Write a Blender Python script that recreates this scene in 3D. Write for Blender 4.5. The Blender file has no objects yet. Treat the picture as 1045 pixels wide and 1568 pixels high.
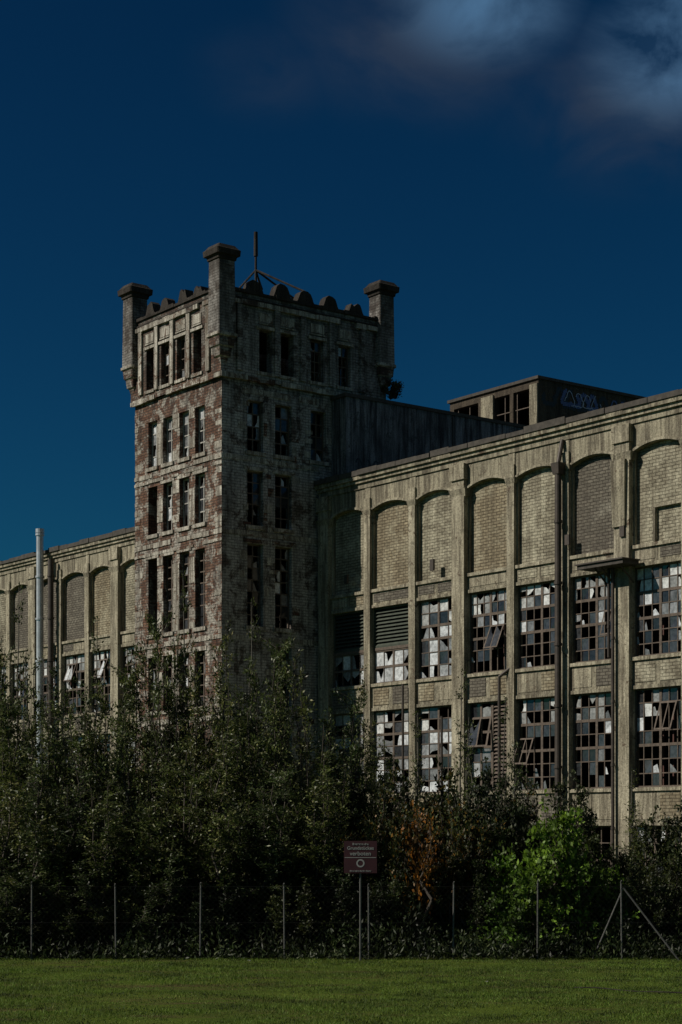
import bpy, math, random
import numpy as np
from mathutils import Vector
random.seed(7)
R=random.random
def U(a,b): return random.uniform(a,b)
sc=bpy.context.scene
sc.view_settings.view_transform='Standard'; sc.view_settings.look='None'; sc.view_settings.exposure=0
SUN_EL=math.radians(38)
SH=Vector((0.983,0.183,0)).normalized()
# ------------------------------------------------------------------ materials
def newmat(name):
    m=bpy.data.materials.new(name); m.use_nodes=True
    nt=m.node_tree; nt.nodes.clear()
    out=nt.nodes.new('ShaderNodeOutputMaterial')
    b=nt.nodes.new('ShaderNodeBsdfPrincipled')
    nt.links.new(b.outputs[0],out.inputs[0])
    return m,nt,b,out
class NT:
    def __init__(s,nt): s.nt=nt
    def n(s,t,**k):
        x=s.nt.nodes.new(t)
        for a,v in k.items(): setattr(x,a,v)
        return x
    def l(s,a,b): s.nt.links.new(a,b)
    def coord(s,scale=(1,1,1)):
        tc=s.n('ShaderNodeTexCoord'); mp=s.n('ShaderNodeMapping'); mp.inputs['Scale'].default_value=scale
        s.l(tc.outputs['Object'],mp.inputs['Vector']); return mp.outputs[0]
    def noise(s,vec,scale,detail=5,rough=.6,dist=0):
        x=s.n('ShaderNodeTexNoise'); x.inputs['Scale'].default_value=scale; x.inputs['Detail'].default_value=detail
        x.inputs['Roughness'].default_value=rough; x.inputs['Distortion'].default_value=dist
        s.l(vec,x.inputs['Vector']); return x.outputs['Fac']
    def ramp(s,fac,stops):
        r=s.n('ShaderNodeValToRGB'); e=r.color_ramp.elements
        while len(e)<len(stops): e.new(0.5)
        for i,(p,c) in enumerate(stops):
            e[i].position=p; e[i].color=(c[0],c[1],c[2],1) if not isinstance(c,(int,float)) else (c,c,c,1)
        s.l(fac,r.inputs[0]); return r.outputs[0]
    def mix(s,fac,a,b,mode='MIX'):
        x=s.n('ShaderNodeMix',data_type='RGBA',blend_type=mode)
        for sock,v in ((x.inputs[0],fac),(x.inputs[6],a),(x.inputs[7],b)):
            if isinstance(v,(int,float)): sock.default_value=v
            elif isinstance(v,tuple): sock.default_value=(v[0],v[1],v[2],1)
            else: s.l(v,sock)
        return x.outputs[2]
    def bump(s,h,b,strength=.4,dist=.02):
        x=s.n('ShaderNodeBump'); x.inputs['Strength'].default_value=strength; x.inputs['Distance'].default_value=dist
        s.l(h,x.inputs['Height']); s.l(x.outputs[0],b.inputs['Normal'])
    def zmap(s,z0,z1):
        tc=s.n('ShaderNodeTexCoord'); sp=s.n('ShaderNodeSeparateXYZ'); s.l(tc.outputs['Object'],sp.inputs[0])
        mr=s.n('ShaderNodeMapRange'); s.l(sp.outputs[2],mr.inputs[0]); mr.inputs[1].default_value=z0; mr.inputs[2].default_value=z1; return mr.outputs[0]
    def bricks(s,w,h,mortar,c1,c2,cm):
        tc=s.n('ShaderNodeTexCoord'); sp=s.n('ShaderNodeSeparateXYZ'); s.l(tc.outputs['Object'],sp.inputs[0])
        ad=s.n('ShaderNodeMath',operation='ADD'); s.l(sp.outputs[0],ad.inputs[0]); s.l(sp.outputs[1],ad.inputs[1])
        cb=s.n('ShaderNodeCombineXYZ'); s.l(ad.outputs[0],cb.inputs[0]); s.l(sp.outputs[2],cb.inputs[1])
        br=s.n('ShaderNodeTexBrick'); br.inputs['Scale'].default_value=1
        br.inputs['Brick Width'].default_value=w; br.inputs['Row Height'].default_value=h; br.inputs['Mortar Size'].default_value=mortar
        br.inputs['Mortar Smooth'].default_value=.2
        for k,c in (('Color1',c1),('Color2',c2),('Mortar',cm)): br.inputs[k].default_value=(*c,1)
        s.l(cb.outputs[0],br.inputs['Vector']); return br
def plaster(name,c_lo,c_hi,stain,peel,stainamt=.8,peelpos=.62):
    m,nt,b,o=newmat(name); N=NT(nt)
    v=N.coord(); big=N.noise(v,.55,7,.65)
    base=N.ramp(big,[(.3,c_lo),(.65,c_hi)])
    vs=N.coord((2.6,2.6,.2)); st=N.noise(vs,1.6,6,.7)
    c=N.mix(N.ramp(st,[(.42,0),(.60,stainamt)]),base,stain)
    v2=N.coord((7,7,.5)); s2=N.noise(v2,1.2,4,.7); c=N.mix(N.ramp(s2,[(.5,0),(.66,.65)]),c,tuple(x*.7 for x in stain))
    pn=N.noise(v,2.6,9,.72,.6); c=N.mix(N.ramp(pn,[(peelpos-.02,0),(peelpos+.02,1)]),c,peel)
    pn2=N.noise(N.coord((1,1,1.3)),1.1,9,.78,.4); c=N.mix(N.ramp(pn2,[(.57,0),(.60,.75)]),c,tuple(x*.5 for x in c_lo))
    fine=N.noise(v,15,4,.75); c=N.mix(.8,c,N.ramp(fine,[(.3,.38),(.7,1.28)]),'MULTIPLY')
    N.l(c,b.inputs['Base Color']); b.inputs['Roughness'].default_value=.9; b.inputs['Specular IOR Level'].default_value=.2
    N.bump(N.mix(.5,pn,fine),b,.8,.06)
    return m
def brickm(name,w,h,c1,c2,cm,paint,paintpos,stain,pscale=.8,stainamt=.7,soft=.04,chip=.45,soot=None):
    m,nt,b,o=newmat(name); N=NT(nt)
    br=N.bricks(w,h,.014,c1,c2,cm); v=N.coord()
    pn=N.noise(v,pscale,9,.75,.5); pf=N.ramp(pn,[(paintpos-soft,1),(paintpos+soft,0)])
    paintc=N.mix(br.outputs['Fac'],paint,tuple(x*.5 for x in paint))
    c=N.mix(pf,br.outputs['Color'],paintc)
    vs=N.coord((2.5,2.5,.3)); st=N.noise(vs,1.3,7,.7)
    c=N.mix(N.ramp(st,[(.42,0),(.68,stainamt)]),c,stain)
    ch=N.noise(N.coord((3,3,9)),1.4,4,.8); c=N.mix(.8,c,N.ramp(ch,[(.3,chip),(.7,1.3)]),'MULTIPLY')
    if soot:
        zf=N.zmap(*soot); sn=N.n('ShaderNodeMath',operation='MULTIPLY'); N.l(zf,sn.inputs[0]); N.l(N.ramp(N.noise(v,1.6,7,.7),[(.3,.3),(.6,1)]),sn.inputs[1])
        c=N.mix(sn.outputs[0],c,(.045,.04,.036))
    N.l(c,b.inputs['Base Color']); b.inputs['Roughness'].default_value=.92; b.inputs['Specular IOR Level'].default_value=.2
    iv=N.n('ShaderNodeMath',operation='SUBTRACT'); iv.inputs[0].default_value=1; N.l(br.outputs['Fac'],iv.inputs[1])
    hh=N.n('ShaderNodeMath',operation='ADD'); N.l(iv.outputs[0],hh.inputs[0]); N.l(ch,hh.inputs[1])
    N.bump(hh.outputs[0],b,.8,.03)
    return m
def plain(name,c,rough=.6,metal=0,var=.5,scale=6):
    m,nt,b,o=newmat(name); N=NT(nt); f=N.noise(N.coord(),scale,5,.7)
    cc=N.ramp(f,[(.3,tuple(x*(1-var) for x in c)),(.7,tuple(min(1,x*(1+var*.5)) for x in c))])
    N.l(cc,b.inputs['Base Color']); b.inputs['Roughness'].default_value=rough; b.inputs['Metallic'].default_value=metal
    return m
M={}
M['plaster']=plaster('aged_plaster',(.26,.24,.18),(.42,.385,.285),(.075,.063,.047),(.12,.095,.07),.8,.62)
M['pil']=plaster('aged_pilaster_plaster',(.30,.275,.205),(.49,.45,.34),(.085,.07,.05),(.11,.083,.06),.7,.61)
M['panel']=brickm('pale_infill_brick',.30,.115,(.20,.183,.135),(.30,.275,.205),(.07,.06,.045),(.42,.395,.30),.50,(.10,.085,.06),.9,.7,.06)
M['panel_b']=brickm('tan_infill_brick',.30,.115,(.22,.185,.125),(.31,.265,.18),(.07,.055,.038),(.38,.345,.25),.46,(.09,.074,.05),.8,.75,.06)
M['panel_dk']=brickm('grey_infill_brick',.30,.115,(.12,.11,.09),(.17,.155,.125),(.05,.043,.036),(.24,.225,.185),.42,(.07,.06,.05))
M['tbrick']=brickm('tower_brick',.30,.115,(.12,.055,.036),(.21,.12,.08),(.05,.042,.036),(.42,.395,.35),.475,(.036,.03,.027),1.6,.9,.025,.25,(20.5,26.5))
M['tbrick_pale']=brickm('limewashed_tower_brick',.30,.115,(.12,.09,.077),(.19,.16,.135),(.055,.05,.046),(.49,.475,.45),.54,(.04,.036,.034),1.1,.85,.035,.3,(20.5,26.5))
M['tstone']=plaster('tower_sandstone_band',(.33,.31,.265),(.62,.59,.52),(.08,.065,.05),(.14,.10,.075),.75,.57)
M['tdark']=plaster('sooty_stone',(.03,.026,.022),(.065,.056,.048),(.02,.017,.015),(.08,.068,.056),.7,.66)
M['frame']=plain('rusty_window_frame',(.105,.08,.062),.8,0,.6,9)
M['framew']=plain('weathered_white_frame',(.36,.355,.33),.8,0,.5,7)
def glassm(name,c,rough,var=.5):
    m,nt,b,o=newmat(name); N=NT(nt)
    g=N.n('ShaderNodeNewGeometry'); f=N.noise(N.coord(),.7,6,.7)
    a=N.n('ShaderNodeMath',operation='MULTIPLY_ADD'); N.l(g.outputs['Random Per Island'],a.inputs[0]); a.inputs[1].default_value=.7; N.l(f,a.inputs[2])
    cc=N.ramp(a.outputs[0],[(.45,tuple(x*(1-var) for x in c)),(.8,tuple(x*.45 for x in c)),(1.15,c)])
    fine=N.noise(N.coord(),7,5,.7); cc=N.mix(.85,cc,N.ramp(fine,[(.3,.35),(.6,1.15)]),'MULTIPLY')
    N.l(cc,b.inputs['Base Color']); b.inputs['Roughness'].default_value=rough
    return m
M['gwhite']=glassm('frosted_pane',(.58,.61,.64),.22,.88)
M['gtop']=glassm('sky_pale_pane',(.60,.62,.62),.3,.6)  # upper panes: sky reflection put into the pale base colour
M['gdark']=glassm('grimy_dark_glass',(.055,.06,.068),.12,.6)
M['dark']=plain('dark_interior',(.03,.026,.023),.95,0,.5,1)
M['red']=plain('maroon_interior_steel',(.085,.036,.028),.8,0,.5,5)
M['roof']=plain('roof_felt',(.04,.04,.042),.9,0,.5,2)
M['coping']=plain('dark_coping',(.055,.048,.04),.85,0,.6,4)
M['metal']=plain('galvanised_flue',(.62,.63,.64),.32,.45,.3,2)
M['pipe']=plain('brown_downpipe',(.055,.043,.035),.6,.2,.5,4)
M['louvre']=plain('green_louvre',(.045,.058,.042),.6,.1,.4,4)
M['render']=plaster('grey_render',(.13,.135,.145),(.30,.305,.32),(.03,.03,.035),(.06,.055,.05),.9,.62)
M['brownwall']=plaster('brown_render',(.07,.056,.042),(.11,.09,.065),(.04,.032,.025),(.20,.17,.125),.7,.64)
M['spray_pale']=plain('pale_spray_paint',(.42,.48,.60),.7,0,.3)
M['spray_blue']=plain('blue_spray_paint',(.08,.12,.28),.7,0,.3)
M['spray_black']=plain('black_spray_paint',(.015,.015,.02),.6,0,.3)
ML=list(M.keys())
# ------------------------------------------------------------------ mesh builder
class MB:
    def __init__(s): s.v=[]; s.f=[]; s.m=[]
    def face(s,pts,mat):
        i=len(s.v); s.v.extend(pts); s.f.append(tuple(range(i,i+len(pts)))); s.m.append(ML.index(mat))
    def box(s,f,a0,a1,z0,z1,d0,d1,mat,tap=0):
        i=len(s.v)
        for z,t in ((z0,tap),(z1,0)):
            for a,d in ((a0+t,d0),(a1-t,d0),(a1-t,d1-t),(a0+t,d1-t)): s.v.append(f(a,z,d))
        k=ML.index(mat)
        for q in ((0,1,2,3),(4,5,6,7),(0,1,5,4),(1,2,6,5),(2,3,7,6),(3,0,4,7)):
            s.f.append(tuple(i+j for j in q)); s.m.append(k)
    def wall(s,f,a0,a1,z0,z1,ops,th,mat):
        A=sorted(set([a0,a1]+[o[0] for o in ops]+[o[1] for o in ops])); Z=sorted(set([z0,z1]+[o[2] for o in ops]+[o[3] for o in ops]))
        def solid(i,j):
            if i<0 or j<0 or i>=len(A)-1 or j>=len(Z)-1: return None
            ca=(A[i]+A[i+1])/2; cz=(Z[j]+Z[j+1])/2
            return not any(o[0]<ca<o[1] and o[2]<cz<o[3] for o in ops)
        for i in range(len(A)-1):
            for j in range(len(Z)-1):
                if not solid(i,j): continue
                x0,x1,y0,y1=A[i],A[i+1],Z[j],Z[j+1]
                for d in (0,-th): s.face([f(x0,y0,d),f(x1,y0,d),f(x1,y1,d),f(x0,y1,d)],mat)
                if solid(i-1,j) is False: s.face([f(x0,y0,0),f(x0,y1,0),f(x0,y1,-th),f(x0,y0,-th)],mat)
                if solid(i+1,j) is False: s.face([f(x1,y0,0),f(x1,y1,0),f(x1,y1,-th),f(x1,y0,-th)],mat)
                if solid(i,j-1) is False: s.face([f(x0,y0,0),f(x1,y0,0),f(x1,y0,-th),f(x0,y0,-th)],mat)
                if solid(i,j+1) in (False,None): s.face([f(x0,y1,0),f(x1,y1,0),f(x1,y1,-th),f(x0,y1,-th)],mat)
    def tube(s,p0,p1,r0,r1,mat,n=10):
        p0=Vector(p0);p1=Vector(p1); d=(p1-p0).normalized(); a=d.orthogonal().normalized(); b=d.cross(a); i=len(s.v); k=ML.index(mat)
        for p,r in ((p0,r0),(p1,r1)):
            for t in range(n):
                an=2*math.pi*t/n; s.v.append(tuple(p+a*math.cos(an)*r+b*math.sin(an)*r))
        for t in range(n): s.f.append((i+t,i+(t+1)%n,i+n+(t+1)%n,i+n+t)); s.m.append(k)
        s.f.append(tuple(range(i,i+n))); s.m.append(k); s.f.append(tuple(range(i+n,i+2*n))); s.m.append(k)
    def obj(s,name,parent=None,bevel=0):
        me=bpy.data.meshes.new(name); me.from_pydata(s.v,[],s.f)
        used=sorted(set(s.m)); mp={u:i for i,u in enumerate(used)}
        for u in used: me.materials.append(M[ML[u]])
        me.polygons.foreach_set('material_index',[mp[x] for x in s.m]); me.update()
        o=bpy.data.objects.new(name,me); sc.collection.objects.link(o)
        if parent: o.parent=parent
        return o
def empty(name,loc=(0,0,0),rz=0):
    e=bpy.data.objects.new(name,None); sc.collection.objects.link(e); e.location=loc; e.rotation_euler=(0,0,rz); e.empty_display_size=.5; return e
ANG=math.atan2(-.796,.606)
factory=empty('brick_factory_building',(-.90,78.4,0),ANG)
FF=lambda a,z,d:(a,-d,z)          # front facade
# ---- windows
def window(mb,f,s0,s1,z0,z1,cols,rows,d,pw,fm='frame',pd=.25,heavy=True,bar=.035):
    w=(s1-s0)/cols; h=(z1-z0)/rows
    e=.06
    mb.box(f,s0,s0+e,z0,z1,d-.05,d+.02,fm); mb.box(f,s1-e,s1,z0,z1,d-.05,d+.02,fm)
    mb.box(f,s0+e,s1-e,z0,z0+e,d-.052,d+.022,fm); mb.box(f,s0+e,s1-e,z1-e,z1,d-.052,d+.022,fm)
    for i in range(1,cols):
        b=.055 if (heavy and i==cols//2) else bar/2
        mb.box(f,s0+i*w-b,s0+i*w+b,z0+e,z1-e,d-.04,d+.012,fm)
    for j in range(1,rows):
        b=.05 if (heavy and j in (rows//2,rows-2)) else bar/2
        if R()<.93: mb.box(f,s0+e,s1-e,z0+j*h-b,z0+j*h+b,d-.037,d+.008,fm)
    casement=None
    if heavy and R()<.4 and rows>4:
        casement=(random.choice(range(0,cols-1)),random.choice(range(2,rows-2)))
        ci,cj=casement; t=U(.15,.5)
        a0=s0+ci*w; a1=a0+2*w; b0=z0+cj*h; b1=min(b0+2*h,z1)
        for (u0,u1,v0,v1) in ((0,.08,0,1),(.92,1,0,1),(.08,.92,0,.06),(.08,.92,.94,1),(.47,.53,.06,.94)):
            P=lambda u,v:f(a0+(a1-a0)*u,b0+(b1-b0)*v,d+.03+t*(1-v))
            mb.face([P(u0,v0),P(u1,v0),P(u1,v1),P(u0,v1)],fm)
        for (u0,u1,v0,v1) in ((.08,.47,.06,.94),(.53,.92,.06,.94)):
            if R()<.6:
                P=lambda u,v:f(a0+(a1-a0)*u,b0+(b1-b0)*v,d+.025+t*(1-v)); q=U(.3,1)
                mb.face([P(u0,v0),P(u1,v0),P(u1,v0+(v1-v0)*q),P((u0+u1)/2,v0+(v1-v0)*U(.5,1)),P(u0,v1)],random.choice(['gwhite','gdark']))
    prev=0
    for j in range(rows):
        for i in range(cols):
            if casement and i in (casement[0],casement[0]+1) and j in (casement[1],casement[1]+1): continue
            p=pw((j+.5)/rows); gm_='gtop' if (heavy and rows>5 and j>=rows-2) else 'gwhite'
            p=min(1,p*(1.35 if prev else .8)) if gm_=='gwhite' else p; r=R()
            a0=s0+i*w+.02; a1=s0+(i+1)*w-.02; b0=z0+j*h+.02; b1=z0+(j+1)*h-.02; dd=d-.015
            jit=lambda: dd+U(-.012,.012)
            prev=r<p
            if r<p:
                if R()<.38:
                    c=U(.15,.85); n=random.choice([0,1,2,3])
                    if n==0: q=[f(a0,b0,dd),f(a1,b0,dd),f(a1,b0+h*U(.2,.9),dd),f(a0+w*c,b0+h*U(.15,.6),dd),f(a0+w*c*.6,b0+h*U(.4,.85),dd),f(a0,b0+h*U(.5,.9),dd)]
                    elif n==1: q=[f(a0,b1,dd),f(a1,b1,dd),f(a1,b1-h*U(.1,.5),dd),f(a0+w*c,b1-h*U(.4,.85),dd),f(a0,b1-h*U(.2,.85),dd)]
                    elif n==2: q=[f(a0,b0,dd),f(a0+w*U(.1,.7),b0,dd),f(a0+w*U(.3,.6),b0+h*U(.3,.6),dd),f(a0+w*U(.1,.8),b1,dd),f(a0,b1,dd)]
                    else: q=[f(a1,b0,dd),f(a1-w*U(.1,.7),b0,dd),f(a1-w*U(.3,.6),b0+h*U(.3,.6),dd),f(a1-w*U(.1,.6),b1,dd),f(a1,b1,dd)]
                    mb.face(q,gm_)
                else: mb.face([f(a0,b0,jit()),f(a1,b0,jit()),f(a1,b1,jit()),f(a0,b1,jit())],gm_)
            elif r<p+pd:
                mb.face([f(a0,b0,jit()),f(a1,b0,jit()),f(a1,b1,jit()),f(a0,b1,jit())],'gdark')
            elif r<p+pd+.12:
                mb.face([f(a0,b0,dd),f(a0+w*U(.3,.9),b0,dd),f(a0+w*U(.1,.5),b0+h*U(.3,.8),dd),f(a0,b0+h*U(.3,.9),dd)],'gwhite')
def louvre(mb,f,s0,s1,z0,z1,d,m='louvre'):
    mb.box(f,s0,s0+.08,z0,z1,d-.1,d+.03,m); mb.box(f,s1-.08,s1,z0,z1,d-.1,d+.03,m)
    mb.box(f,s0+.08,s1-.08,z1-.08,z1,d-.1,d+.03,m); mb.box(f,s0+.08,s1-.08,z0,z0+.08,d-.1,d+.03,m)
    n=int((z1-z0)/.15)
    for k in range(n):
        z=z0+.08+(z1-z0-.16)*k/n
        mb.face([f(s0+.08,z,d+.03),f(s1-.08,z,d+.03),f(s1-.08,z+.12,d-.08),f(s0+.08,z+.12,d-.08)],m)
# ---- facade bays
walls=MB(); pil=MB(); win=MB(); trim=MB()
A0,SP=.45,2.88
def hw(i): return .36 if i%3==0 else .20
ZT=17.2
def pilaster(i):
    a=A0+SP*i; h=hw(i); d=.17 if i%3==0 else .09
    pil.box(FF,a-h,a+h,0,ZT-.45 if i%3 else ZT-.6,-.36,d,'pil')
    if i%3==0:
        pil.box(FF,a-h-.06,a+h+.06,ZT-.6,ZT-.003,-.30,d+.07,'pil')
        pil.box(FF,a-h-.12,a+h+.12,ZT-1.25,ZT-.95,-.2,d+.05,'plaster',.06)
        pil.box(FF,a-h-.08,a+h+.08,0,1.1,-.3,d+.08,'pil')
        if i==6: pil.box(FF,a-h-.05,a+h-.1,13.7,16.0,-.2,d+.12,'plaster',.04)
    else:
        pil.box(FF,a-h-.08,a+h+.08,ZT-1.15,ZT-.93,-.2,d+.05,'plaster',.05)
        pil.box(FF,a-h+.02,a+h-.02,ZT-.45,ZT-.003,-.3,.03,'pil')
def header(s0,s1):
    n=12; zs=16.20; rise=.24
    def zc(t): return zs+rise*(1-(2*t-1)**2)
    for k in range(n):
        t0,t1=k/n,(k+1)/n; x0=s0+(s1-s0)*t0; x1=s0+(s1-s0)*t1
        walls.face([FF(x0,zc(t0),0),FF(x1,zc(t1),0),FF(x1,ZT,0),FF(x0,ZT,0)],'plaster')
        walls.face([FF(x0,zc(t0),0),FF(x1,zc(t1),0),FF(x1,zc(t1),-.3),FF(x0,zc(t0),-.3)],'plaster')
        g=.09
        i=[FF(x0,zc(t0)+.02,.05),FF(x1,zc(t1)+.02,.05),FF(x1,zc(t1)+.02+g,.05),FF(x0,zc(t0)+.02+g,.05)]
        trim.face(i,'pil')
        trim.face([i[0],i[1],FF(x1,zc(t1)+.02,-.002),FF(x0,zc(t0)+.02,-.002)],'pil')
        trim.face([i[3],i[2],FF(x1,zc(t1)+.02+g,-.002),FF(x0,zc(t0)+.02+g,-.002)],'pil')
def spandrel(s0,s1,z0,z1,npan):
    walls.box(FF,s0,s1,z0,z1,-.34,-.03,'plaster')
    trim.box(FF,s0,s1,z1-.12,z1+.003,-.30,.05,'pil'); trim.box(FF,s0,s1,z0-.003,z0+.12,-.30,.02,'plaster')
    w=(s1-s0)/npan
    for k in range(npan):
        m=random.choice(['panel','panel_b','pil','panel_dk','pil'])
        trim.box(FF,s0+k*w+.12,s0+(k+1)*w-.12,z0+.22,z1-.2,-.05,-.012,m)
def bay(i):
    s0=A0+SP*i+hw(i); s1=A0+SP*(i+1)-hw(i+1)
    header(s0,s1)
    pm='panel_dk' if (i in (5,-8) or (i not in range(-1,7) and R()<.2)) else ('panel_b' if i in (1,3,-7,8) else 'panel')
    walls.box(FF,s0,s1,13.0,16.6,-.35,-.19,pm)
    trim.box(FF,s0,s0+.06,13.05,16.1,-.185,-.06,'plaster'); trim.box(FF,s1-.06,s1,13.05,16.1,-.185,-.06,'plaster')
    if i==6:
        trim.box(FF,s0+.9,s1,14.2,14.32,-.185,-.05,'pil'); trim.box(FF,s0+.9,s0+1.0,13.05,14.2,-.185,-.06,'plaster')
    spandrel(s0,s1,12.25,13.0,1 if i%2 else 2)
    spandrel(s0,s1,8.05,9.15,2); spandrel(s0,s1,3.35,4.65,2)
    walls.box(FF,s0,s1,0,.9,-.34,-.02,'plaster')
    d=-.17
    if i in (0,1):
        louvre(win,FF,s0,s1,10.62,12.25,d); win.box(FF,s0,s1,10.5,10.617,d-.1,d+.05,'frame')
        window(win,FF,s0,s1,9.15,10.5,4,2,d,lambda t:.75)
    elif i==2: window(win,FF,s0,s1,9.15,12.25,4,6,d,lambda t:.68)
    else: window(win,FF,s0,s1,9.15,12.25,6,7,d,lambda t:.88 if t>.72 else (.28 if t>.4 else .04),pd=.3)
    if i==3:
        louvre(win,FF,s0+1.25,s1,4.65,8.05,d,'frame'); window(win,FF,s0,s0+1.24,4.65,8.05,2,6,d,lambda t:.5)
    else: window(win,FF,s0,s1,4.65,8.05,6 if i>2 else 4,7,d,(lambda t:.55) if i<3 else (lambda t:.5 if t>.72 else (.2 if t>.5 else .03)),pd=.3)
    window(win,FF,s0,s1,.9,3.35,5,4,d,lambda t:.15)
    for q in range(3):
        a=s0+(s1-s0)*(q+.5)/3+U(-.2,.2); win.box(FF,a,a+.06,4.7,12.2,-.95,-.89,'red')
for i in range(0,13): pilaster(i)
for i in range(0,12): bay(i)
for i in range(-17,-2): pilaster(i)
for i in range(-17,-3): bay(i)
walls.box(FF,-8.19,-6.81,0,ZT,-.34,-.02,'plaster')
walls.box(FF,0.002,.05,0,ZT,-.34,-.02,'plaster')
for (x0,x1) in ((-48.6,-6.812),(0.002,35.2)):
    trim.box(FF,x0,x1,ZT,ZT+.22,-.3,.06,'plaster')
    trim.box(FF,x0,x1,ZT+.223,ZT+.36,-.3,.15,'pil')
    trim.box(FF,x0,x1,ZT+.363,ZT+.52,-.3,.24,'plaster')
    a=x0
    while a<x1-.3:
        b=min(a+U(.7,1.6),x1); zz=U(-.05,.06)
        trim.box(FF,a,b-.01,ZT+.524,ZT+.72+zz,-.6,.30+U(-.04,.03),'coping'); a=b
walls.obj('facade_wall',factory); pil.obj('pilasters',factory); trim.obj('cornice_and_bands',factory); win.obj('factory_windows',factory)
# ---- body
body=MB()
x0,x1=-48.5,35.1
body.box(FF,x0,x1,17.0,17.3,-24,-.37,'roof')
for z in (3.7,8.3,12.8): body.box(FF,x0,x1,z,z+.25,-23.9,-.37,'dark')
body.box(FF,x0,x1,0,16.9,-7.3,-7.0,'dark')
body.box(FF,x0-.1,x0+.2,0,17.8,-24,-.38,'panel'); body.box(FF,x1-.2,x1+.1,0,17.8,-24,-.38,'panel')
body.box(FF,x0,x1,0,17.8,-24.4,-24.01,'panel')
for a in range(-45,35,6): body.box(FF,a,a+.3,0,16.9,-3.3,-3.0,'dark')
body.obj('roof_and_interior',factory)
# ---- rooftop blocks
rb=MB()
rb.wall(lambda a,z,d:(a,.63-d,z),-5,1.0,17.3,21.45,[],.3,'render')
rb.wall(lambda a,z,d:(1.0+d,a,z),.63,12.6,17.3,21.45,[],.3,'render')
rb.wall(lambda a,z,d:(a,12.6+d,z),-9,1.0,17.3,21.45,[],.3,'render')
rb.box(FF,-5,1.06,21.453,21.6,-12.7,-.56,'coping')
rb.box(lambda a,z,d:(1.0+d,a,z),4.2,4.35,17.3,21.4,0.0,.03,'render')
rb.box(lambda a,z,d:(1.0+d,a,z),6.5,6.6,17.3,21.4,0.0,.05,'pipe')
f2=lambda a,z,d:(a,13-d,z)
rb.wall(f2,-6.7,-.38,17.3,24.3,[(-6.4,-4.6,22.9,23.95),(-3.4,-2.35,22.2,23.95),(-2.1,-.95,22.2,23.95)],.3,'brownwall')
rb.wall(lambda a,z,d:(-.38+d,a,z),13,20.2,17.3,24.3,[],.3,'brownwall')
rb.wall(lambda a,z,d:(a,20.2+d,z),-6.7,-.38,17.3,24.3,[],.3,'brownwall')
rb.wall(lambda a,z,d:(-6.7-d,a,z),13,20.2,17.3,24.3,[],.3,'brownwall')
rb.box(f2,-4.3,-3.45,21.6,24.1,.002,.1,'plaster'); rb.box(f2,-.9,-.39,21.6,24.1,.002,.08,'plaster')
rb.box(FF,-6.8,-.3,24.303,24.44,-20.35,-12.9,'coping')
for k in range(7): rb.box(f2,-6.2+k*.85,-6.16+k*.85,22.2,23.95,-.15,-.1,'frame')
rb.box(f2,-3.4,-.95,23.1,23.14,-.15,-.1,'frame')
rb.obj('rooftop_blocks',factory)
gr=MB()
def ribbon(f,pts,w,mat,d=.004):
    for a,b in zip(pts[:-1],pts[1:]):
        dx,dz=b[0]-a[0],b[1]-a[1]; L=math.hypot(dx,dz)+1e-6; nx,nz=-dz/L*w/2,dx/L*w/2
        gr.face([f(a[0]+nx,a[1]+nz,d),f(b[0]+nx,b[1]+nz,d),f(b[0]-nx,b[1]-nz,d),f(a[0]-nx,a[1]-nz,d)],mat); d+=.0006
def letters(f,s,z,size,n,mat,w,d=.004,sp=.95):
    for k in range(n):
        c=s+k*size*sp; ph=U(0,6); tu=U(3.5,6); pts=[]
        for q in range(14):
            t=q/13*tu+ph; r=size*(.5-.12*math.sin(3*t)); pts.append((c+r*math.cos(t)*U(.85,1),z+r*1.1*math.sin(t)*U(.85,1)))
        ribbon(f,pts,w,mat,d)
G1=lambda a,z,d:(1.0+d,a,z); G2=lambda a,z,d:(-.38+d,a,z)
letters(G2,13.7,23.55,.75,8,'spray_black',.22); letters(G2,14.8,23.6,.6,4,'spray_blue',.2,.02); letters(G2,15.0,23.6,.62,4,'spray_pale',.04,.035); letters(G2,18.0,23.6,.6,3,'spray_blue',.08,.02)
letters(G1,1.3,18.6,.5,6,'spray_black',.08); letters(G1,7,18.4,.5,3,'spray_black',.06)
gr.obj('graffiti',factory)
# ---- tower
TW,TD,TY=6.81,8.3,-4.96
tower=MB(); tst=MB(); tw=MB()
def faces(o):
    return {'F':(lambda a,z,d:(-a,TY-o-d,z),TW), 'R':(lambda a,z,d:(o+d,TY+a,z),TD),
            'B':(lambda a,z,d:(-a,TY+TD+o+d,z),TW), 'L':(lambda a,z,d:(-TW-o-d,TY+a,z),TD)}
fw=[(1.25,2.0),(2.45,3.2),(3.75,4.5),(4.98,5.72)]
rw=[(1.25,2.05),(2.65,3.5),(4.5,5.3),(6.3,7.0)]
rowsF=[(18.8,20.75),(15.9,17.95),(11.6,14.85),(8.3,10.6),(4.6,7.4)]
rowsR=[(18.8,20.9),(15.75,18.0),(11.6,15.0),(8.3,10.8),(4.6,7.4)]
def ragged(mb,f,a0,a1,z0,z1,d,mat):
    a=a0
    while a<a1-.01:
        b=min(a+U(.3,.9),a1)
        if R()<.92: mb.box(f,a,b-.006,z0+U(-.015,.02),z1+U(-.02,.02),-.1,d+U(-.015,.012),mat if R()<.85 else 'tbrick')
        a=b
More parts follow.
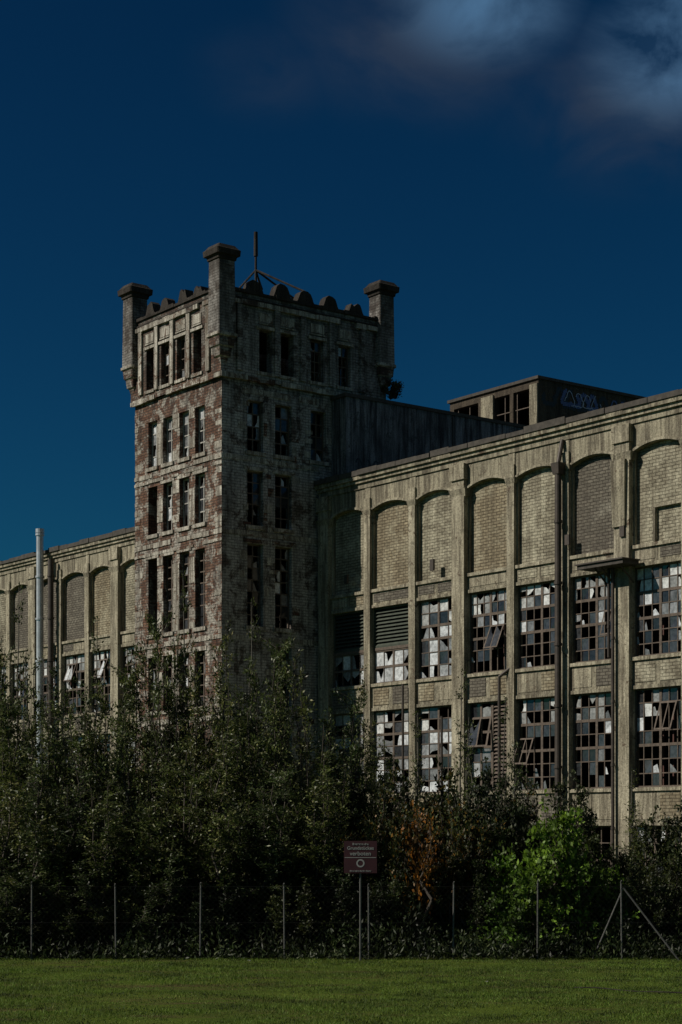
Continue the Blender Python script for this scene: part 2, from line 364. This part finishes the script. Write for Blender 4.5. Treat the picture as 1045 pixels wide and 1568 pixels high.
for k,(f,W) in faces(0).items():
    ws=fw if k in 'FB' else rw; rs=rowsF if k in 'FB' else rowsR; ops=[]
    for zi,(z0,z1) in enumerate(rs):
        for wi,(a0,a1) in enumerate(ws):
            if k=='R' and a0>4 and z1<18.5: continue
            if k in 'R' and zi==3 and wi==0: continue
            if k in 'BL' and z1<18.5: continue
            if k in 'B' : continue
            ops.append((a0,a1,z0,z1))
    tower.wall(f,0,W,0,21.7,ops,.42,'tbrick' if k=='F' else 'tbrick_pale')
    for (a0,a1,z0,z1) in ops:
        cols=2; rows=max(4,int((z1-z0)/.45))
        if R()<.88:
            pz=.6 if (k=='F' and z0>18) else (.14 if k=='F' else .08)
            window(tw,f,a0,a1,z0,z1,cols,rows,-.2,lambda t:pz,'framew' if (k=='F' and z0>15) else 'frame',pd=.25,heavy=False,bar=.05)
        if R()<.8: tst.box(f,a0-.12-U(0,.1),a1+.12+U(0,.1),z1+.02,z1+U(.14,.24),-.1,.025+U(0,.01),'tstone' if R()<.75 else 'tbrick')
        tst.box(f,a0-.1,a1+.1,z0-.16,z0-.004,-.15,.07,'tstone')
        if k=='R':
            for q in range(4):
                aa=random.choice([a0-U(.2,.5),a1+.02]); zz=U(z0-.3,z1)
                tst.box(f,aa,aa+U(.15,.45),zz,zz+U(.1,.4),-.1,U(.006,.02),random.choice(['tstone','tbrick','tstone']))
    if k=='F':
        for (z0,z1) in rs:
            for q in range(3):
                a0,a1=ws[q][1]+.02,ws[q+1][0]-.02
                z=z0
                while z<z1-.1:
                    h=U(.25,.6)
                    if R()<.7: tst.box(f,a0,a1,z,min(z+h,z1),-.1,.014+U(0,.012),'tstone')
                    z+=h+.01
    if k in 'FR':
        for zz in ((18.36,18.56),(18.12,18.24),(15.3,15.5),(14.98,15.1),(11.0,11.2),(7.7,7.9)):
            L=W if k=='F' else 4.9
            if k=='R' and zz[0] in (18.12,14.98): continue
            ragged(tst,f,.0 if k=='R' else -.03,L,zz[0],zz[1],.045 if k=='F' else .03,'tstone')
        if k=='R': ragged(tst,f,1.0,4.9,21.15,21.4,.03,'tstone')
        z=1
        while z<21.2:
            h=U(.16,.3)
            if k=='F':
                if R()<.7: tst.box(f,.004,U(.2,.7),z,z+h,-.05,U(.008,.02),random.choice(['tstone','tbrick','tstone']))
                if R()<.7: tst.box(f,W-U(.2,.7),W-.004,z,z+h,-.05,U(.008,.02),random.choice(['tstone','tbrick']))
            elif R()<.4: tst.box(f,.004,U(.2,.6),z,z+h,-.05,U(.006,.012),'tbrick_pale')
            z+=h+U(0,.12)
cf=[(1.3,1.92),(2.55,3.2),(3.8,4.45),(5.05,5.65)]
cr=[(1.75,2.4),(2.85,3.5),(4.4,5.05),(5.85,6.5)]
for k,(f,W) in faces(.14).items():
    ws=cf if k in 'FB' else cr
    ops=[(a0,a1,22.1,23.85) for a0,a1 in ws]
    tower.wall(f,-.14,W+.14,21.7,25.2,ops,.4,'tbrick' if k=='F' else 'tbrick_pale')
    ragged(tst,f,-.14,W+.14,21.64,21.84,.03,'tstone')
    ragged(tst,f,-.1,W+.1,24.70,24.9,.12,'tstone'); tst.box(f,-.1,W+.1,24.93,25.0,-.1,.07,'tdark')
    a=-.1
    while a<W+.1:
        b=min(a+U(.5,1.1),W+.1); tst.box(f,a,b-.005,25.203,25.32+U(-.03,.05),-.42,.08+U(-.02,.02),'tdark'); a=b
    for (a0,a1) in ws:
        if R()<.8: window(tw,f,a0,a1,22.1,23.85,2,4,-.2,lambda t:.08,'frame',pd=.2,heavy=False)
        tst.box(f,a0-.05,a1+.05,24.05,24.1,-.05,.05,'tstone'); tst.box(f,a0-.02,a1+.02,24.14,24.52,-.05,.03,'tstone')
        tst.box(f,a0-.15,a1+.15,23.86,23.98,-.05,.06,'tstone')
        tst.box(f,a0-.1,a1+.1,21.96,22.09,-.1,.06,'tstone')
    edges=[.75]+[ (ws[i][1]+ws[i+1][0])/2 for i in range(3)]+[W-.75 if k in 'FB' else 7.1]
    for e in edges: tst.box(f,e-.13,e+.13,22.0,24.7,-.05,.09,'tstone' if k=='F' else 'tbrick_pale')
    n=4 if k in 'FB' else 5
    for j in range(n):
        c=.9+(W-1.8)*(j+.5)/n+U(-.1,.1); m=U(.24,.36); zt=25.30; hh=U(.38,.62); br=R()<.35
        prof=[(-m-.12,0),(-m-.05,hh*.25),(-m,hh*.5),(-m*.8,hh*.8),(-m*.35,hh*(.6 if br else 1)),(m*.3,hh*U(.85,1)),(m*.75,hh*.8),(m,hh*.5),(m+.05,hh*.22),(m+.12,0)]
        fr=[f(c+x,zt+z,.05) for x,z in prof]; bk=[f(c+x,zt+z,-.35) for x,z in prof]
        tst.face(fr,'tdark'); tst.face(bk,'tdark')
        for q in range(9): tst.face([fr[q],fr[q+1],bk[q+1],bk[q]],'tdark')
def turret(cx,cy):
    def ring(z,h,c=None):
        ch=h*.08; return [(cx+x,cy+y,z) for x,y in ((h,-h+ch),(h,h-ch),(h-ch,h),(-h+ch,h),(-h,h-ch),(-h,-h+ch),(-h+ch,-h),(h-ch,-h))]
    lv=[(22.0,.10,'tbrick'),(22.4,.2,'tbrick'),(22.45,.27,'tstone'),(22.8,.31,'tbrick'),(22.85,.37,'tstone'),(23.2,.40,'tbrick'),(23.25,.47,'tstone'),(23.36,.47,'tstone'),(23.38,.42,'tbrick'),(26.3,.39,'tbrick_pale'),(26.34,.44,'tdark'),(26.46,.46,'tdark'),(26.5,.56,'tdark'),(26.72,.58,'tdark'),(26.76,.52,'tdark'),(26.92,.40,'tdark')]
    rs=[ring(z,h) for z,h,m in lv]
    for q in range(len(rs)-1):
        for t in range(8): tower.face([rs[q][t],rs[q][(t+1)%8],rs[q+1][(t+1)%8],rs[q+1][t]],lv[q+1][2])
    tower.face(rs[-1],'tdark'); tower.face(rs[0],'tbrick')
for cx in (-TW,0):
    for cy in (TY,TY+TD): turret(cx,cy)
for z in (4,7.9,11.2,15.4,18.3,21.6,24.85): tower.box(lambda a,z,d:(a,d,z),-TW+.43,-.43,z,z+.2,TY+.43,TY+TD-.43,'dark')
tower.obj('tower_walls',factory); tst.obj('tower_stonework',factory); tw.obj('tower_windows',factory)
# antenna
an=MB()
c=(-3.3,-1.0)
an.tube((c[0],c[1],25),(c[0],c[1],28.6),.06,.05,'tdark',8); an.tube((c[0],c[1],28.1),(c[0],c[1],29.15),.095,.085,'tdark',8)
for dx,dy,dz in ((2.2,1.2,-1.3),(-1.4,-.6,-1.2),(.5,3.2,-1.7),(-1.1,1.5,-1.6)):
    an.tube((c[0],c[1],27.5),(c[0]+dx,c[1]+dy,27.5+dz),.045,.045,'tdark',6)
an.tube((c[0],c[1],27.5),(c[0]-.5,c[1]+.7,26.9),.03,.03,'tdark',6)
an.obj('roof_antenna_mast',factory)
# pipes and fittings
pp=MB()
def vpipe(a,y,z0,z1,r,mat,br=True):
    pp.tube((a,y,z0),(a,y,z1),r,r,mat,14)
    if br:
        z=z0+1
        while z<z1: pp.tube((a,y,z),(a,y,z+.1),r*1.25,r*1.25,mat,14); z+=2.2
vpipe(14.75,-.32,0,16.1,.12,'pipe'); pp.box(FF,14.55,14.95,15.95,16.35,.15,.5,'pipe',.05)
pp.tube((14.75,-.32,16.3),(14.75,-.1,17.2),.08,.08,'pipe')
vpipe(-23.6,-.65,0,18.75,.19,'metal'); vpipe(-22.9,-.4,0,17.3,.15,'pipe')
vpipe(-23.6,-.65,18.75,18.95,.23,'metal',False)
vpipe(11.6,-.3,3.5,8.9,.06,'pipe'); vpipe(8.3,-.3,0,7.6,.05,'pipe'); vpipe(5.9,-.28,0,9,.045,'pipe')
pp.tube((11.6,-.3,8.9),(11.9,-.05,9.2),.06,.06,'pipe')
pp.box(FF,16.35,18.55,12.28,12.42,.16,.95,'coping'); pp.box(FF,16.3,18.6,12.423,12.47,.14,1.02,'pipe')
for a in (17.1,17.4,18.3):
    pp.tube((a,-.85,12.28),(a,-.16,11.7),.035,.035,'pipe',6)
vpipe(17.25,-.3,9.2,12.3,.05,'pipe'); vpipe(17.45,-.3,0,12.3,.06,'pipe')
for a in (15.0,2.0,7.5,17.7): pp.box(FF,a,a+.22,U(13.3,13.4),13.75,.16,.24,'pipe')
pp.obj('downpipes_and_flue',factory)
# ------------------------------------------------------------------ ground
m,nt,b,o=newmat('lawn'); N=NT(nt); v=N.coord()
c=N.ramp(N.noise(v,.35,6,.7),[(.35,(.05,.08,.010)),(.65,(.095,.135,.016))])
c=N.mix(N.ramp(N.noise(N.coord((.3,1.2,1)),.7,7,.78),[(.50,0),(.62,.85)]),c,(.085,.066,.028))
c=N.mix(.8,c,N.ramp(N.noise(v,9,5,.8),[(.3,.35),(.7,1.3)]),'MULTIPLY')
N.l(c,b.inputs['Base Color']); b.inputs['Roughness'].default_value=1; b.inputs['Specular IOR Level'].default_value=.1
N.bump(N.noise(v,14,5,.8),b,.8,.06); lawn=m
me=bpy.data.meshes.new('ground'); me.from_pydata([(-2500,-500,0),(2500,-500,0),(2500,4000,0),(-2500,4000,0)],[],[(0,1,2,3)]); me.materials.append(lawn)
g=bpy.data.objects.new('ground',me); sc.collection.objects.link(g)
# ------------------------------------------------------------------ foliage
rng=np.random.default_rng(11)
def leafmat(name,cols,trans=.3,rough=.55):
    m=bpy.data.materials.new(name); m.use_nodes=True; nt=m.node_tree; nt.nodes.clear(); N=NT(nt)
    out=N.n('ShaderNodeOutputMaterial'); b=N.n('ShaderNodeBsdfPrincipled'); t=N.n('ShaderNodeBsdfTranslucent'); mx=N.n('ShaderNodeMixShader')
    g=N.n('ShaderNodeNewGeometry'); c=N.ramp(g.outputs['Random Per Island'],cols)
    big=N.noise(N.coord(),.9,4,.65); c=N.mix(1,c,N.ramp(big,[(.38,.35),(.62,1.5)]),'MULTIPLY')
    oi=N.n('ShaderNodeObjectInfo'); c=N.mix(1,c,N.ramp(oi.outputs['Random'],[(0,(.7,.8,.85)),(.5,(1,1,.9)),(1,(1.35,1.2,1.0))]),'MULTIPLY')
    N.l(c,b.inputs['Base Color']); b.inputs['Roughness'].default_value=rough; b.inputs['Specular IOR Level'].default_value=.35
    N.l(c,t.inputs['Color']); mx.inputs[0].default_value=trans
    N.l(b.outputs[0],mx.inputs[1]); N.l(t.outputs[0],mx.inputs[2]); N.l(mx.outputs[0],out.inputs[0]); return m
LM={'willow':leafmat('willow_leaves',[(0,(.020,.032,.009)),(.5,(.050,.072,.018)),(.85,(.10,.125,.04)),(1,(.20,.20,.10))],.3,.45),
    'dark':leafmat('dark_leaves',[(0,(.015,.026,.008)),(.7,(.034,.050,.014)),(1,(.07,.08,.025))]),
    'orange':leafmat('autumn_leaves',[(0,(.028,.04,.012)),(.6,(.045,.06,.016)),(.85,(.10,.08,.018)),(1,(.24,.11,.015))]),
    'rust':leafmat('orange_leaves',[(0,(.05,.045,.012)),(.5,(.15,.075,.012)),(1,(.34,.13,.012))]),
    'green':leafmat('bright_leaves',[(0,(.045,.09,.012)),(.6,(.10,.18,.02)),(1,(.17,.28,.03))],.35)}
bark=plain('bark',(.055,.045,.035),.9,0,.5,12); barkp=plain('pale_bark',(.12,.11,.09),.9,0,.5,12)
def nrm(a): return a/np.maximum(np.linalg.norm(a,axis=1,keepdims=True),1e-9)
def tubes(P0,P1,r0,r1,n):
    d=nrm(P1-P0); ref=np.where(np.abs(d[:,2:3])>.9,np.array([[1.,0,0]]),np.array([[0,0,1.]])); a=nrm(np.cross(d,ref)); b=np.cross(d,a)
    V=[]
    for P,r in ((P0,r0),(P1,r1)):
        for t in range(n):
            an=2*math.pi*t/n; V.append(P+(a*math.cos(an)+b*math.sin(an))*r[:,None])
    V=np.stack(V,1).reshape(-1,3); base=(np.arange(len(P0))*2*n)[:,None]
    F=[np.concatenate([base+t,base+(t+1)%n,base+n+(t+1)%n,base+n+t],1) for t in range(n)]
    return V,np.concatenate(F,0)
def leaves(P,D,L,W):
    n=len(P); s=nrm(np.cross(D,rng.normal(size=(n,3)))); up=np.cross(D,s)
    L=L[:,None]; W=W[:,None]
    V=np.stack([P,P+D*L*.5+s*W*.5,P+D*L+up*L*.08,P+D*L*.5-s*W*.5],1).reshape(-1,3)
    return V,np.arange(n*4).reshape(n,4)
def mk(name,parts,mats):
    off=0;Vs=[];Fs=[];Ms=[]
    for V,F,m in parts: Vs.append(V);Fs.append(F+off);Ms.append(np.full(len(F),m));off+=len(V)
    V=np.concatenate(Vs);F=np.concatenate(Fs);Mi=np.concatenate(Ms)
    me=bpy.data.meshes.new(name); me.vertices.add(len(V)); me.vertices.foreach_set('co',V.astype(np.float32).ravel())
    me.loops.add(F.size); me.loops.foreach_set('vertex_index',F.astype(np.int32).ravel())
    me.polygons.add(len(F)); me.polygons.foreach_set('loop_start',np.arange(len(F),dtype=np.int32)*4)
    me.polygons.foreach_set('material_index',Mi.astype(np.int32))
    for m in mats: me.materials.append(m)
    me.update(calc_edges=True); return me
def shrub(name,H,spread,nst,ntw,nlf,ll,lw,leafm,bk,twl=.8,upb=.8,low=.08,trunk_r=.06,hmin=.62,jit=.07):
    k=8; T=np.linspace(0,1,k)
    ang=rng.uniform(0,2*math.pi,nst); rad=np.sqrt(rng.uniform(0,1,nst))
    base=np.stack([np.cos(ang)*rad*spread*.35,np.sin(ang)*rad*spread*.35,np.zeros(nst)],1)
    hh=H*(1-.45*rad**2)*rng.uniform(hmin,1.0,nst); 
    tip=np.stack([np.cos(ang)*rad*spread,np.sin(ang)*rad*spread,hh],1)
    S=np.zeros((nst,k,3))
    for j,t in enumerate(T):
        p=base+(tip-base)*np.array([t**1.1,t**1.1,t]) ; p[:,:2]+=rng.normal(0,jit,(nst,2))*math.sin(t*3.1)*1.2
        p[:,:2]*=1+.15*math.sin(t*math.pi); S[:,j]=p
    P0=S[:,:-1].reshape(-1,3);P1=S[:,1:].reshape(-1,3)
    r=trunk_r*(1-.85*T); r0=np.tile(r[:-1],nst)*.9;r1=np.tile(r[1:],nst)*.9
    parts=[(*tubes(P0,P1,r0,r1,5),0)]
    si=np.repeat(np.arange(nst),ntw); t=rng.uniform(low,1,len(si))**.85; idx=np.minimum((t*(k-1)).astype(int),k-2); fr=t*(k-1)-idx
    B=S[si,idx]*(1-fr[:,None])+S[si,idx+1]*fr[:,None]
    d=rng.normal(size=(len(si),3)); d[:,2]=np.abs(d[:,2])*.6+upb; out=B.copy(); out[:,2]=0; d+=nrm(out)*.5; d=nrm(d)
    TL=twl*rng.uniform(.4,1.2,len(si))*(1-.45*t); E=B+d*TL[:,None]+np.array([0,0,-.04])
    parts.append((*tubes(B,E,np.full(len(B),.011),np.full(len(B),.004),3),0))
    li=np.repeat(np.arange(len(B)),nlf); q=rng.uniform(.05,1.05,len(li))
    P=B[li]+(E-B)[li]*q[:,None]+rng.normal(0,.045,(len(li),3)); D=nrm(d[li]*.7+rng.normal(size=(len(li),3))*.8)
    n=len(P); parts.append((*leaves(P,D,ll*rng.uniform(.6,1.3,n),lw*rng.uniform(.7,1.3,n)),1))
    return mk(name,parts,[bk,leafm])
def place(name,me,px,depth,sx=1,sz=1,rz=None,z=0):
    o=bpy.data.objects.new(name,me); sc.collection.objects.link(o)
    o.location=((px-522.5)/2839*depth,depth,z); o.scale=(sx,sx,sz); o.rotation_euler=(0,0,U(0,6.28) if rz is None else rz); return o
wil=[shrub('willow_a',8,1.7,24,42,20,.125,.042,LM['willow'],bark,.85,hmin=.5),
     shrub('willow_b',8,1.9,30,36,20,.12,.042,LM['willow'],bark,.8,hmin=.5,jit=.12),
     shrub('willow_c',8,1.4,18,48,21,.125,.040,LM['willow'],bark,.95,hmin=.5,jit=.1)]
W_=[(-60,51,8.8,1.1),(5,52,9.2,.95),(45,50,7.8,1.0),(95,53,8.8,.95),(120,49.5,7.4,1.05),(165,52,8.9,1),(200,49,7.4,1),(240,52,9.3,.95),(272,50.5,10.4,.8),(310,50,8.4,.95),
    (350,52,9.7,.9),(395,50.5,9.6,.95),(435,49,8.2,1),(470,52,8.8,.95),(505,50.5,7.9,.95),(545,51.5,7.0,.85),(-170,52,8.5,1.2),(-290,51,8.2,1.2),(75,47.8,5.9,1.1),(330,47.8,6.4,1.1),(260,47.6,5.4,1.1),(480,48,5.8,1.0),(0,47.8,6.0,1.1),(410,47.6,5.4,1),(150,47.2,5.0,1),(205,47,4.2,.9),(40,46.9,3.9,1)]
for i,(px,dp,h,s) in enumerate(W_): place('willow_tree',wil[i%3],px,dp,s,h/8)
dk=[shrub('dark_shrub_a',4,1.6,28,34,20,.10,.058,LM['dark'],bark,.6,.5,hmin=.5),shrub('dark_shrub_b',4,1.5,24,36,20,.095,.058,LM['orange'],bark,.6,.5,hmin=.5,jit=.12)]
D_=[(575,50,5.6,.8,0),(600,48,5.0,.85,1),(640,49,5.5,.95,1),(680,48,5.4,.95,1),(715,50.5,5.7,.9,0),(745,49,5.2,.9,0),(790,51,5.3,.9,1),(840,50.5,5.3,.9,0),(885,50,4.2,.8,0),(930,49.5,3.0,.7,0),(1005,47.3,2.8,.7,0),(1045,48.6,4.2,.9,0),(1090,49,4.6,1,0),(1180,50,4.9,1.1,1),(1290,50,4.6,1.1,0),(720,47.3,3.0,.7,0),(600,47.2,3.0,.7,0),(540,47.2,3.1,.8,0),(470,46.9,2.2,.8,0),(330,46.8,2.0,.8,0),(100,46.8,2.0,.9,0),(0,46.8,2.1,.9,0),(960,47.8,2.0,.6,0)]
for px,dp,h,s,k in D_: place('shrub',dk[k],px,dp,s,h/4)
org=shrub('orange_shrub',2.6,1.0,12,18,11,.09,.055,LM['rust'],bark,.6,.5,.35,hmin=.4,jit=.15)
place('autumn_shrub',org,645,46.9,.9,1.8,); place('autumn_shrub',org,700,47.2,.6,1.3)
grn=shrub('green_shrub',3.6,1.45,20,22,19,.125,.085,LM['green'],bark,.95,.35,.15,hmin=.4,jit=.15)
for px,dp,h,s in ((795,46.9,2.9,.8),(840,47,4.3,.9),(885,46.9,3.1,.85),(930,47.3,2.6,.5),(760,47.2,2.2,.5)): place('hazel_bush',grn,px,dp,s,h/3.6)
sap=shrub('sapling',6.5,.45,7,26,12,.10,.04,LM['willow'],barkp,.6,.9,.3)
for px,dp,h in ((708,53,7.9),(775,54,7.2),(560,53,8.0),(968,54,5.0),(640,52,6.6),(280,52,10.6),(30,53,10.4),(385,53,9.9),(150,53,9.4)): place('sapling_tree',sap,px,dp,1,h/6.5)
sp=shrub('roof_sprig',.9,.45,10,10,10,.09,.05,LM['dark'],bark,.3,.3)
so=bpy.data.objects.new('roof_plant',sp); sc.collection.objects.link(so); so.parent=factory; so.location=(.4,TY+TD+.35,21.9)
n=36000
P=np.stack([rng.uniform(-15,15,n),44.95+rng.gamma(2,.9,n),np.zeros(n)],1)
hgt=.45+.65*(np.sin(P[:,0]*1.3)*.5+.5)*(np.sin(P[:,0]*3.7+1)*.4+.6); P[:,2]=rng.uniform(0,1,n)**1.3*hgt*np.clip((P[:,1]-44.7)*1.0,.12,1.3)
D=rng.normal(size=(n,3)); D[:,2]=np.abs(D[:,2])+.3; D=nrm(D)
me=mk('hedge_undergrowth',[(*leaves(P,D,rng.uniform(.08,.2,n),rng.uniform(.03,.06,n)),0)],[LM['dark']])
sc.collection.objects.link(bpy.data.objects.new('hedge_undergrowth',me))
n=200000
x=rng.uniform(-11,11,n); y=28.5+17.0*rng.uniform(0,1,n)
pat=.5+.5*np.sin(x*.9+np.sin(y*.7)*2)*np.sin(y*1.1+x*.3)+.25*np.sin(x*3.1+y*.8)*np.sin(y*2.7)
keep=rng.uniform(0,1,n)<np.clip(pat+.35,.12,1); x=x[keep];y=y[keep];pat=pat[keep]; n=len(x)
P=np.stack([x,y,np.zeros(n)],1); D=rng.normal(size=(n,3))*.45; D[:,2]=1; D=nrm(D)
gm=leafmat('grass_blade',[(0,(.05,.09,.010)),(.6,(.11,.17,.018)),(.92,(.15,.21,.028)),(1,(.22,.19,.06))],.35,.7)
tall=np.where(rng.uniform(0,1,n)<.02,1.9,1.0)
me=mk('grass_blades',[(*leaves(P,D,rng.uniform(.025,.06,n)*(.7+.6*pat)*tall,rng.uniform(.008,.015,n)),0)],[gm])
sc.collection.objects.link(bpy.data.objects.new('grass_blades',me))
# ------------------------------------------------------------------ fence
M['galv']=plain('fence_steel',(.11,.11,.105),.6,.3,.4,6); M['wire']=plain('rusty_wire',(.035,.033,.03),.8,.2,.4,6); M['signred']=plain('sign_maroon',(.06,.016,.022),.5,0,.2,3); M['white']=plain('sign_white',(.34,.34,.33),.6,0,.1,3)
ML[:]=list(M.keys())
fence=empty('chain_link_fence'); fb=MB(); fy=45.3
for k in range(-5,10):
    X=-5.5+2.06*k; t=U(-.03,.03); zt=1.85+U(-.06,.05); fb.tube((X,fy,0),(X+t,fy,zt),.022,.022,'galv',8); fb.tube((X+t,fy,zt),(X+t,fy-.05,zt+.05),.028,.016,'galv',8)
fb.tube((6.9,fy,1.75),(8.2,fy-.3,0),.022,.022,'galv',8); fb.tube((6.9,fy,1.75),(6.2,fy+.3,0),.022,.022,'galv',8)
fb.obj('posts',fence)
fm_=MB(); x0,x1=-15.8,14.9
for z in (.05,.9,1.78): fm_.box(lambda a,z,d:(a,fy-d,z),x0,x1,z,z+.004,.03,.034,'wire')
s=.14; x=x0
while x<x1-1.75:
    for sg in (0,1):
        a,b=(x,x+1.7) if sg==0 else (x+1.7,x)
        fm_.face([(a,fy-.034-sg*.004,.06),(a+.0025,fy-.034-sg*.004,.06),(b+.0025,fy-.034-sg*.004,1.76),(b,fy-.034-sg*.004,1.76)],'wire')
    x+=s
fm_.obj('wire_mesh',fence)
sign=empty('warning_sign',(.47,44.9,0)); sb=MB(); fs=lambda a,z,d:(a,-d,z)
sb.tube((0,0,0),(0,0,2.85),.026,.026,'galv',10); sb.obj('post',sign)
sb=MB(); sb.box(fs,-.40,.40,2.12,2.9,.032,.05,'signred'); sb.box(fs,-.38,.38,2.49,2.505,.051,.053,'white'); sb.obj('board',sign)
def txt(s_,x,z,size):
    cu=bpy.data.curves.new('t','FONT'); cu.body=s_; cu.size=size; cu.align_x='CENTER'; cu.extrude=.001; cu.offset=.002
    o=bpy.data.objects.new('lettering',cu); sc.collection.objects.link(o); o.parent=sign; o.location=(x,-.054,z); o.rotation_euler=(math.pi/2,0,0); cu.materials.append(M['white'])
txt('Betreten des',0,2.80,.075); txt('Grundstückes',0,2.69,.115); txt('verboten',0,2.55,.14); txt('Eltern haften für ihre Kinder',0,2.16,.045)
rgm=MB()
for k in range(20):
    a=2*math.pi*k/20;b_=2*math.pi*(k+1)/20
    rgm.face([(.1*math.cos(a),-.053,2.36+.1*math.sin(a)),(.1*math.cos(b_),-.053,2.36+.1*math.sin(b_)),(.065*math.cos(b_),-.053,2.36+.065*math.sin(b_)),(.065*math.cos(a),-.053,2.36+.065*math.sin(a))],'white')
rgm.obj('emblem',sign)
lt=MB()
for (x,y) in ((2.95,37.9),(-.6,43.6),(-2.2,44.2),(3.6,44.3),(1.2,42.5)):
    q=[(x+U(-.06,.06),y+U(-.05,.05),.03+U(0,.04)) for _ in range(3)]; lt.face(q,'white')
lt.obj('paper_litter')
hs=MB(); pr=None
for k in range(22):
    t=k/21; p=(4.6+t*3.0,36.6-t*1.9+.12*math.sin(t*9),.04+.012*math.sin(t*14))
    if pr: hs.tube(pr,p,.012,.012,'tdark',6)
    pr=p
hs.obj('fallen_branch')
# ------------------------------------------------------------------ light, world, camera
sd=bpy.data.lights.new('sun','SUN'); sd.energy=4.2; sd.angle=math.radians(.5); sd.color=(1,.92,.79)
so=bpy.data.objects.new('sun',sd); sc.collection.objects.link(so)
dv=Vector((SH.x*math.cos(SUN_EL),SH.y*math.cos(SUN_EL),-math.sin(SUN_EL))); so.rotation_euler=dv.to_track_quat('-Z','Y').to_euler(); so.location=(-40,20,60)
w=bpy.data.worlds.new('World'); sc.world=w; w.use_nodes=True; nt=w.node_tree; nt.nodes.clear(); N=NT(nt)
out=N.n('ShaderNodeOutputWorld'); bg=N.n('ShaderNodeBackground'); N.l(bg.outputs[0],out.inputs[0])
sky=N.n('ShaderNodeTexSky'); sky.sky_type='NISHITA'; sky.sun_disc=False; sky.sun_elevation=SUN_EL; sky.sun_rotation=math.atan2(-SH.x,-SH.y)%(2*math.pi)
sky.air_density=1.0; sky.dust_density=.2; sky.ozone_density=3.0
gam=N.n('ShaderNodeGamma'); N.l(sky.outputs[0],gam.inputs[0]); gam.inputs[1].default_value=1.6
col=N.mix(1,gam.outputs[0],(.012,.066,.080),'MULTIPLY')
tc=N.n('ShaderNodeTexCoord'); dirv=tc.outputs['Generated']
nz=N.n('ShaderNodeTexNoise'); nz.inputs['Scale'].default_value=15; nz.inputs['Detail'].default_value=8; nz.inputs['Roughness'].default_value=.55; nz.inputs['Distortion'].default_value=.4
mp=N.n('ShaderNodeMapping'); mp.inputs['Scale'].default_value=(1,1,1.7); N.l(dirv,mp.inputs[0]); N.l(mp.outputs[0],nz.inputs['Vector'])
def blob(px,py,rx,rz):
    d=Vector(((px-522.5)/2839,1,(1275-py)/2839)).normalized()
    sub=N.n('ShaderNodeVectorMath',operation='SUBTRACT'); N.l(dirv,sub.inputs[0]); sub.inputs[1].default_value=d
    ml=N.n('ShaderNodeVectorMath',operation='MULTIPLY'); N.l(sub.outputs[0],ml.inputs[0]); ml.inputs[1].default_value=(1/rx,1/rx,1/rz)
    ln=N.n('ShaderNodeVectorMath',operation='LENGTH'); N.l(ml.outputs[0],ln.inputs[0])
    mr=N.n('ShaderNodeMapRange',interpolation_type='SMOOTHSTEP'); N.l(ln.outputs['Value'],mr.inputs[0]); mr.inputs[1].default_value=1; mr.inputs[2].default_value=0; mr.inputs[3].default_value=0; mr.inputs[4].default_value=1
    return mr.outputs[0]
def mth(op,a,b=None):
    x=N.n('ShaderNodeMath',operation=op)
    for i,v in enumerate((a,b)):
        if v is None: continue
        if isinstance(v,(int,float)): x.inputs[i].default_value=v
        else: N.l(v,x.inputs[i])
    return x.outputs[0]
soft=mth('MAXIMUM',mth('MAXIMUM',blob(670,40,.095,.055),blob(980,150,.085,.055)),mth('MULTIPLY',blob(410,110,.05,.03),.35))
hot=mth('MAXIMUM',blob(745,5,.06,.034),blob(1035,70,.055,.046))
nf=N.ramp(nz.outputs['Fac'],[(.36,.1),(.60,1)])
cl=mth('MULTIPLY',soft,nf)
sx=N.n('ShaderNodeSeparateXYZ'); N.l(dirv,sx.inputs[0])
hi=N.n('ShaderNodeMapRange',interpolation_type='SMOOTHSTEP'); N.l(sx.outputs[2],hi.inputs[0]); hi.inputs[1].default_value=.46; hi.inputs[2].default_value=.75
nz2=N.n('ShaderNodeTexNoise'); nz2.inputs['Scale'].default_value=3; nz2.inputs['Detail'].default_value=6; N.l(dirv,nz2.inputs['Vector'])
hc=mth('MULTIPLY',hi.outputs[0],N.ramp(nz2.outputs['Fac'],[(.40,0),(.58,1)]))  # unseen grey-white clouds overhead, added for neutral ambient fill
SK=.10
col=N.mix(mth('MULTIPLY',cl,.95),col,tuple(x/SK for x in (.028,.044,.078)))
col=N.mix(mth('MULTIPLY',mth('MULTIPLY',hot,nf),.95),col,tuple(x/SK for x in (.065,.15,.27)))
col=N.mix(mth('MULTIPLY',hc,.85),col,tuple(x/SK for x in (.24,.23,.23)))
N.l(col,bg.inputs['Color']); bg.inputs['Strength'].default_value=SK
cd=bpy.data.cameras.new('camera'); co=bpy.data.objects.new('camera',cd); sc.collection.objects.link(co); sc.camera=co
co.location=(0,0,3.1); co.rotation_euler=(math.pi/2,0,0); cd.sensor_fit='AUTO'; cd.sensor_width=36; cd.lens=2839/1568*36; cd.shift_y=(1275-784)/1568; cd.clip_end=6000
